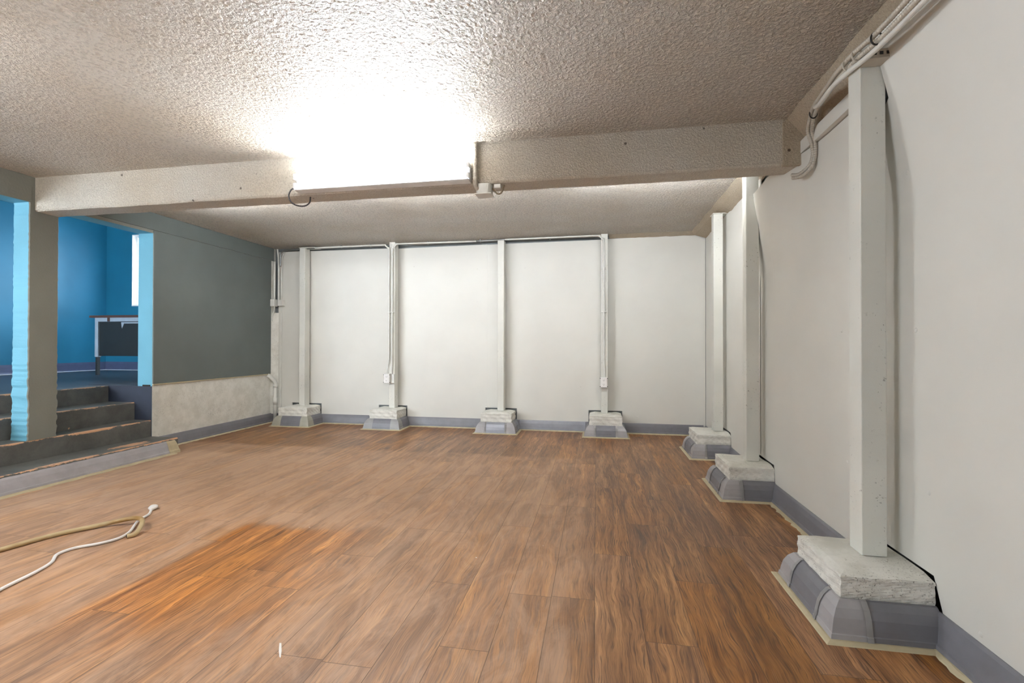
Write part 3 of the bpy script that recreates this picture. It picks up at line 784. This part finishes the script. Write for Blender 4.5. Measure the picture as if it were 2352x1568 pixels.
def outlet(cx, cz, y0, label, two=False):
    root = empty('outlet_box', (cx, y0, cz-.07)); tag(root, label, 'outlet', 'duplex outlet boxes on the back wall')
    b1 = box('back_box', (cx-.047, y0-.055, cz-.068), (cx+.047, 6.164, cz+.068), M['box'], None, .005)
    pl_ = box('cover_plate', (cx-.040, y0-.060, cz-.062), (cx+.040, y0-.054, cz+.062), M['plastic'], None, .003)
    ps = [b1, pl_]
    for dz in (.027, -.027):
        bm = bmesh.new()
        for k in range(1): 
            v = []
            for q in range(20):
                u = 2*math.pi*q/20; v.append((cx+.018*math.cos(u), max(-.013, min(.013, .018*math.sin(u)))+cz+dz))
            f = [bm.verts.new((x, y0-.0645, z)) for x, z in v]; g_ = [bm.verts.new((x, y0-.0595, z)) for x, z in v]
            bm.faces.new(f)
            for i in range(20): bm.faces.new((f[i], f[(i+1) % 20], g_[(i+1) % 20], g_[i]))
        rc = link('receptacle', bm, M['plastic']); ps.append(rc)
        bm = bmesh.new()
        bm_box(bm, (cx-.0085, y0-.0655, cz+dz-.001), (cx-.0060, y0-.0640, cz+dz+.008)); bm_box(bm, (cx+.0060, y0-.0655, cz+dz-.001), (cx+.0085, y0-.0640, cz+dz+.008))
        bm_box(bm, (cx-.003, y0-.0655, cz+dz-.010), (cx+.003, y0-.0640, cz+dz-.005))
        sl_ = link('slots', bm, M['slot']); sl_.parent = rc
    if two:
        ps.append(box('side_box', (cx+.047, y0-.02, cz-.066), (cx+.095, 6.164, cz+.060), M['box'], None, .004))
    for sx_, sz_ in ((-.044, .052), (-.044, -.052), (.046, .052), (.046, -.052)):
        ps.append(box('box_screw', (cx+sx_-.005, y0-.059, cz+sz_-.005), (cx+sx_+.005, y0-.050, cz+sz_+.005), M['slot'], None, .002))
    adopt(root, *ps)
outlet(-2.852, .680, 6.15, 'white double outlet box at the foot of the paired conduits', True)
outlet(.098, .672, 6.15, 'white duplex outlet box on the rightmost back wall post')

# ------------------------------------------------------------------ left far corner: pipes and boxes
pp = empty('drain_pipe', (-4.70, 6.25, 0)); tag(pp, 'white plastic drain pipe with an elbow rising from the floor in the corner', 'pipe')
a1 = tube('pipe_run', [(-4.695, 6.262, .02), (-4.695, 6.262, .30), (-4.695, 6.262, .55)], .026, M['conduit'], seg=20)
a2 = tube('elbow', spline([(-4.695, 6.262, .545), (-4.695, 6.262, .575), (-4.705, 6.25, .61), (-4.735, 6.215, .66), (-4.765, 6.18, .70)], 6), .029, M['conduit'], seg=20)
a3 = tube('coupling', [(-4.695, 6.262, .26), (-4.695, 6.262, .36)], .0295, M['conduit'], seg=20)
a4 = tube('coupling', [(-4.695, 6.262, .51), (-4.695, 6.262, .555)], .0305, M['conduit'], seg=20)
adopt(pp, a1, a2, a3, a4)
o = tube('conduit', spline([(-4.635, 6.305, .14), (-4.635, 6.305, .9), (-4.633, 6.305, 1.70)], 6), .008, M['conduit']); tag(o, 'thin conduit dropping behind the drain pipe in the left corner', 'conduit')
o = tube('conduit', spline([(-4.665, 6.285, 1.80), (-4.665, 6.285, 2.2), (-4.670, 6.285, 2.42), (-4.68, 6.275, 2.57)], 8), .013, M['conduit']); tag(o, 'white conduit from the corner junction boxes up to the ceiling', 'conduit')
o = tube('conduit', spline([(-4.735, 6.285, 1.80), (-4.735, 6.285, 2.1), (-4.733, 6.285, 2.385)], 6), .016, M['conduit']); tag(o, 'lumpy painted conduit against the charcoal wall end in the corner', 'conduit')
o = tube('conduit', spline([(-4.625, 6.30, 1.80), (-4.625, 6.30, 2.2), (-4.617, 6.29, 2.42), (-4.58, 6.28, 2.50)], 8), .009, M['conduit']); tag(o, 'thin conduit above the corner box nearest the back panel', 'conduit')
for (a, b, lb) in [((-4.757, 6.215, 1.715), (-4.690, 6.30, 1.820), 'left one of two white junction boxes in the far left corner'),
                   ((-4.665, 6.262, 1.725), (-4.580, 6.319, 1.812), 'right one of two white junction boxes in the far left corner')]:
    bx = box('junction_box', a, b, M['box'], None, .004); tag(bx, lb, 'junction box', 'corner junction boxes')
    box('cover_plate', (a[0]+.006, a[1]-.003, a[2]+.006), (b[0]-.006, a[1]+.001, b[2]-.006), M['box'], bx, .001)
o = tube('cable', spline([(-4.70, 6.24, 1.72), (-4.705, 6.24, 1.66), (-4.73, 6.245, 1.58), (-4.738, 6.25, 1.50)], 6), .008, M['conduit']); tag(o, 'short painted cable hanging under the corner boxes', 'cable')
# peeling corner post of plaster
bm = bmesh.new(); rows = []
for k in range(30):
    z = .12+k*.0405*1.28; j = random.uniform(-.004, .004)
    rows.append([bm.verts.new(p) for p in ((XL+.001, 6.235, z), (XL+.018+j, 6.262, z), (XL+.075+j*.5, 6.312, z), (XL+.075, 6.319, z), (XL+.001, 6.319, z))])
for A_, B2 in zip(rows, rows[1:]):
    for q in range(5): bm.faces.new((A_[q], A_[(q+1) % 5], B2[(q+1) % 5], B2[q]))
bm.faces.new(rows[-1])
link('corner_fillet', bm, M['concrete'], wl)

# ------------------------------------------------------------------ strip light on the beam
def strip_light(x0, x1, yb, z0, z1, label, mat_t, ceiling_mount=False, rear=False):
    root = empty('strip_light', ((x0+x1)/2, yb, (z0+z1)/2)); tag(root, label, 'light fixture')
    ps = []
    if not ceiling_mount:
        bm = bmesh.new(); rows = []
        for x in (x0, x1):
            rows.append([bm.verts.new((x, y, z)) for y, z in ((yb, z0), (yb-.088, z0), (yb-.090, z0+.007), (yb-.052, z0+.012), (yb-.052, z1-.006), (yb-.054, z1-.004), (yb-.050, z1), (yb, z1))])
        bm.faces.new((rows[0][7], rows[0][0], rows[1][0], rows[1][7]))
        for q in range(7): bm.faces.new((rows[0][q], rows[0][(q+1) % 8], rows[1][(q+1) % 8], rows[1][q]))
        bm.faces.new(rows[0]); bm.faces.new(list(reversed(rows[1])))
        ps.append(link('housing', bm, M['housing'], bevel=.002))
        ty = yb-.074
        for z in (z0+.036, z1-.022):
            ps.append(tube('tube_lamp', [(x0+.022, ty, z), (x1-.022, ty, z)], .0165, mat_t, seg=16))
            for x, s in ((x0, 1), (x1, -1)):
                ps.append(box('lamp_holder', (min(x-s*.006, x+s*.014), ty-.018, z-.022), (max(x-s*.006, x+s*.014), yb-.055, z+.018), M['housing'], None, .003))
    else:
        ps.append(box('housing', (x0, yb-.03, z1-.05), (x1, yb+.03, z1), M['housing'], None, .004))
        for x in (x0+.2, x1-.2): ps.append(tube('hanger_rod', [(x, yb, z1-.002), (x, yb, ZC)], .004, M['dull'], seg=8))
        for dy in (-.055, .055):
            ps.append(tube('tube_lamp', [(x0+.02, yb+dy, z1-.075), (x1-.02, yb+dy, z1-.075)], .0165, mat_t, seg=16))
            for x in (x0, x1-.015): ps.append(box('lamp_holder', (x, yb+dy-.014, z1-.10), (x+.015, yb+dy+.014, z1-.048), M['housing'], None, .003))
    if rear:
        for o in ps:
            for v in o.data.vertices: v.co.y = 2*yb-v.co.y
            o.data.flip_normals()
    adopt(root, *ps); return root
strip_light(-2.215, -.875, 3.236, 2.297, 2.425, 'glowing twin tube strip light mounted on the face of the ceiling beam', M['tube'])
for xa, zz in ((-2.215, 'an unseen one assumed in the middle'), (-4.05, 'an unseen fill added at the left'), (-.30, 'an unseen fill added at the right')):  # middle one assumed, outer two added, all unseen, to light the far bay evenly
    rl = strip_light(xa, xa+1.34, 3.76, 2.432, 2.528, 'twin tube strip light behind the beam, '+zz, M['tube_r'] if xa == -2.215 else M['tube_s'], rear=True)
    adopt(rl, box('bracket', (xa+.21, 3.425, 2.45), (xa+.25, 3.76, 2.49), M['housing']), box('bracket', (xa+1.09, 3.425, 2.45), (xa+1.13, 3.76, 2.49), M['housing']))  # stand-off supports added for the unseen rear lights
strip_light(-4.25, -2.90, .75, 2.25, 2.33, 'added fill light, twin tubes hung near the steps outside the view', M['tube_b'], True)  # fill fixture added out of view to brighten the left side

# conduit down the beam, junction box underneath, loose wire
bz = beam_y(-.8)
cj = empty('beam_junction_box', (-.80, 3.22, 2.20)); tag(cj, 'small white junction box hanging under the beam beside the strip light', 'junction box')
q1 = tube('conduit', spline([(-.842, bz-.018, 2.575), (-.842, bz-.018, 2.45), (-.842, bz-.018, 2.32), (-.838, bz-.016, 2.275), (-.815, bz+.005, 2.245)], 8), .017, M['beam'], seg=12)
bm = bmesh.new(); r1, r2 = [], []
for k in range(24):
    u = 2*math.pi*k/24; c_, s_ = math.cos(u), math.sin(u)
    rx = .056*(abs(c_)**.6)*(1 if c_ > 0 else -1); ry = .050*(abs(s_)**.6)*(1 if s_ > 0 else -1)
    r1.append(bm.verts.new((-.785+rx, bz+.030+ry, 2.292))); r2.append(bm.verts.new((-.785+rx, bz+.030+ry, 2.222)))
for k in range(24): bm.faces.new((r1[k], r1[(k+1) % 24], r2[(k+1) % 24], r2[k]))
bm.faces.new(r1); bm.faces.new(r2)
q2 = link('box_body', bm, M['box'], bevel=.004)
q3 = box('cover_plate', (-.845, bz-.025, 2.214), (-.725, bz+.085, 2.2225), M['box'], None, .003)
q4 = tube('loose_wire', spline([(-.735, bz+.03, 2.27), (-.715, bz+.03, 2.25), (-.690, bz+.03, 2.225), (-.665, bz+.04, 2.235), (-.645, bz+.05, 2.29)], 8), .006, M['haunch'], seg=8)
q5 = box('wire_clamp', (-.715, bz+.015, 2.262), (-.665, bz+.055, 2.292), M['box'], None, .004)
adopt(cj, q1, q2, q3, q4, q5)
o = flex('flexible_conduit', [(-2.225, 3.195, 2.335), (-2.262, 3.185, 2.315), (-2.283, 3.185, 2.27), (-2.268, 3.195, 2.225), (-2.235, 3.22, 2.205), (-2.20, 3.26, 2.212), (-2.180, 3.29, 2.245), (-2.178, 3.30, 2.293)], .0062, M['dull'])
tag(o, 'short flexible steel conduit looping from the left end of the strip light', 'conduit')

# ------------------------------------------------------------------ flexible conduits along the right wall top
def shift(pts, d): return [(x+d[0], y+d[1], z+d[2]) for x, y, z in pts]
base = [(1.095, 1.2, 2.385), (1.095, 1.75, 2.385), (1.100, 2.06, 2.392), (1.098, 2.25, 2.412), (1.110, 2.42, 2.425), (1.150, 2.60, 2.458), (1.185, 2.78, 2.482), (1.205, 2.90, 2.486), (1.222, 2.98, 2.46)]
o1 = flex('flexible_conduit', base+[(1.238, 3.045, 2.42), (1.262, 3.055, 2.35), (1.272, 3.06, 2.29), (1.262, 3.08, 2.23), (1.225, 3.13, 2.197), (1.195, 3.17, 2.205)], .0115, M['flex'])
tag(o1, 'upper ribbed flexible conduit running along the ceiling edge of the right wall', 'conduit', 'ribbed conduits by the right wall')
o2 = flex('flexible_conduit', shift(base[:5], (.012, 0, -.026))+shift(base[5:], (.016, 0, -.018))+[(1.262, 3.045, 2.40), (1.280, 3.05, 2.34), (1.278, 3.05, 2.27), (1.262, 3.06, 2.21), (1.235, 3.12, 2.18), (1.205, 3.18, 2.19)], .0115, M['flex'])
tag(o2, 'lower ribbed flexible conduit running along the ceiling edge of the right wall', 'conduit', 'ribbed conduits by the right wall')
o3 = tube('conduit', spline([(1.125, 1.2, 2.352), (1.125, 1.9, 2.35), (1.118, 2.15, 2.352), (1.112, 2.32, 2.372), (1.125, 2.50, 2.398), (1.165, 2.70, 2.43), (1.19, 2.80, 2.455), (1.205, 2.87, 2.48)], 10), .0115, M['conduit'])
tag(o3, 'smooth pale conduit strapped under the ribbed ones at the near right post', 'conduit')
def tie(y, p, name='cable_tie', m='dark'):
    bm = bmesh.new(); R_ = .026
    pts = [(p[0]+R_*.75*math.cos(u), y, p[2]+R_*math.sin(u)) for u in (2*math.pi*k/20 for k in range(21))]
    bm_tube(bm, pts, .0035, 6, False); return link(name, bm, M[m], o1, smooth=True)
tie(2.10, (1.105, 0, 2.380)); tie(2.24, (1.104, 0, 2.398), 'cable_clamp', 'flex'); tie(2.32, (1.106, 0, 2.402), 'cable_clamp', 'flex'); tie(2.93, (1.220, 0, 2.470))
# perforated bracket at the post top
bm = bmesh.new(); bm_box(bm, (1.128, 2.20, 2.352), (1.222, 2.262, 2.358)); bm_box(bm, (1.128, 2.196, 2.352), (1.222, 2.203, 2.392))
bk = link('perforated_bracket', bm, M['flex'], bevel=.002); tag(bk, 'perforated metal bracket at the top of the near right post', 'bracket')
for x in (1.150, 1.175, 1.200): box('punched_hole', (x-.007, 2.1945, 2.366), (x+.007, 2.1965, 2.380), M['dark'], bk, .002)

# ------------------------------------------------------------------ desk in the blue room
dk = empty('desk', (-6.6, 6.15, .69)); tag(dk, 'metal office desk with brown top and black panel in the blue room', 'desk')
ps = [box('desktop', (-7.44, 5.78, 1.543), (-5.85, 6.55, 1.577), M['desk_top'], None, .004)]
ps.append(box('apron', (-7.36, 5.80, 1.485), (-5.93, 5.825, 1.543), M['desk_frame'], None, .002))
ps.append(box('apron_joint', (-7.13, 5.792, 1.486), (-7.09, 5.801, 1.543), M['desk_top'], None, .002))
ps.append(box('modesty_panel', (-7.30, 5.815, .975), (-5.98, 5.828, 1.490), M['desk_dark'], None, .002))
ps.append(box('panel_brace', (-6.90, 5.808, 1.455), (-6.05, 5.816, 1.475), M['desk_frame'], None, .002))
bm = bmesh.new(); v = [bm.verts.new(p) for p in ((-6.90, 5.806, 1.475), (-6.84, 5.806, 1.475), (-6.885, 5.806, 1.38), (-6.90, 5.815, 1.475), (-6.84, 5.815, 1.475), (-6.885, 5.815, 1.38))]
for q in ((0,1,2), (5,4,3), (0,3,4,1), (1,4,5,2), (2,5,3,0)): bm.faces.new([v[i] for i in q])
ps.append(link('gusset', bm, M['desk_frame']))
for x in (-7.36, -5.98):
    for y in (5.80, 6.48):
        ps.append(box('leg', (x, y, .96), (x+.055, y+.05, 1.487), M['desk_frame'], None, .003))
        lf = box('leg_foot', (x+.008, y+.006, .69), (x+.047, y+.044, .96), M['desk_dark'], None, .003); lf.parent = ps[-1]
adopt(dk, *ps)
# cove base in the blue room
bm = bmesh.new()
for (x0, y0, x1, y1, nx, ny) in [(-8.70, -1.1, -8.70, 7.04, 1, 0), (-8.69, 7.05, -4.96, 7.05, 0, -1)]:
    sweep_profile(bm, [(x0, y0, nx, ny), (x1, y1, nx, ny)], [(0, .69), (0, .835), (.01, .836), (.02, .80), (.03, .72), (.045, .69)])
ob = struct(link('baseboard_blue_room', bm, mat_simple('slate_cove_base', (84, 92, 122), .4)))
bm = bmesh.new()
sweep_profile(bm, [(-8.70, -1.1, 1, 0), (-8.70, 7.0, 1, 0)], [(.043, .699), (.058, .697), (.066, .69)]); sweep_profile(bm, [(-8.66, 7.05, 0, -1), (-4.96, 7.05, 0, -1)], [(.043, .699), (.058, .697), (.066, .69)])
link('sealant_bead', bm, M['blind'], ob)

# ------------------------------------------------------------------ cord and hose on the floor
cr = empty('extension_cord', (-2.8, 2.2, 0)); tag(cr, 'white extension cord winding over the floor toward a small plug', 'cord')
cpts = [(-2.60, 1.25), (-2.66, 1.52), (-2.727, 1.739), (-2.763, 1.901), (-2.805, 2.003), (-2.880, 2.085), (-2.872, 2.167), (-2.80, 2.24), (-2.765, 2.316), (-2.790, 2.405), (-2.860, 2.50), (-2.915, 2.575), (-2.955, 2.68), (-3.005, 2.745)]
z_ = [.0085]*len(cpts)
cb = tube('cord', spline([(x, y, .0085) for x, y in cpts], 10), .0080, M['plastic'], seg=10)
d = Vector((-.40, .55, 0)).normalized(); s_ = Vector((d.y, -d.x, 0)); p0 = Vector((-3.005, 2.745, .014))
bm = bmesh.new(); rows = []
for t_, wd, hh in ((0, .010, .010), (.02, .014, .011), (.038, .026, .013), (.05, .028, .014), (.078, .026, .014), (.084, .020, .011)):
    c_ = p0+d*t_; rows.append([bm.verts.new(c_+s_*(wd*math.cos(u))+Vector((0, 0, hh*math.sin(u)))) for u in (2*math.pi*k/16 for k in range(16))])
for A_, B2 in zip(rows, rows[1:]):
    for q in range(16): bm.faces.new((A_[q], A_[(q+1) % 16], B2[(q+1) % 16], B2[q]))
bm.faces.new(rows[0]); bm.faces.new(list(reversed(rows[-1])))
pg = link('plug', bm, M['plastic'], smooth=True)
adopt(cr, cb, pg)
hp = [(-3.42, 1.40, .013), (-3.33, 1.75, .013), (-3.24, 2.064, .013), (-3.205, 2.20, .013), (-3.160, 2.318, .013), (-3.075, 2.43, .016), (-2.99, 2.50, .028), (-2.905, 2.528, .042), (-2.835, 2.52, .046), (-2.775, 2.475, .040), (-2.735, 2.42, .024), (-2.715, 2.375, .014), (-2.735, 2.345, .013)]
P = spline(hp, 10)
hs = tube('hose', P, .0135, M['hose'], seg=14); tag(hs, 'stained tan rubber hose curling over the white cord on the floor', 'hose')
tube('hose_mouth', [P[-1]+Vector((-.0005, -.0008, 0))*1.0, P[-1]+Vector((-.0008, -.0014, 0))], .0095, M['shade'], hs, 14)
# paint scrape on the floor
bm = bmesh.new(); v = [bm.verts.new(p) for p in ((-1.199, 1.630, .0006), (-1.192, 1.632, .0006), (-1.160, 1.590, .0012), (-1.139, 1.556, .0006), (-1.146, 1.558, .0006), (-1.172, 1.590, .0012))]
f = bm.faces.new(v); r = bmesh.ops.extrude_face_region(bm, geom=[f]); bmesh.ops.translate(bm, vec=(0, 0, .001), verts=[q for q in r['geom'] if isinstance(q, bmesh.types.BMVert)])
tag(link('paint_chip', bm, M['plastic']), 'long thin white paint chip on the near floor boards', 'paint chip')
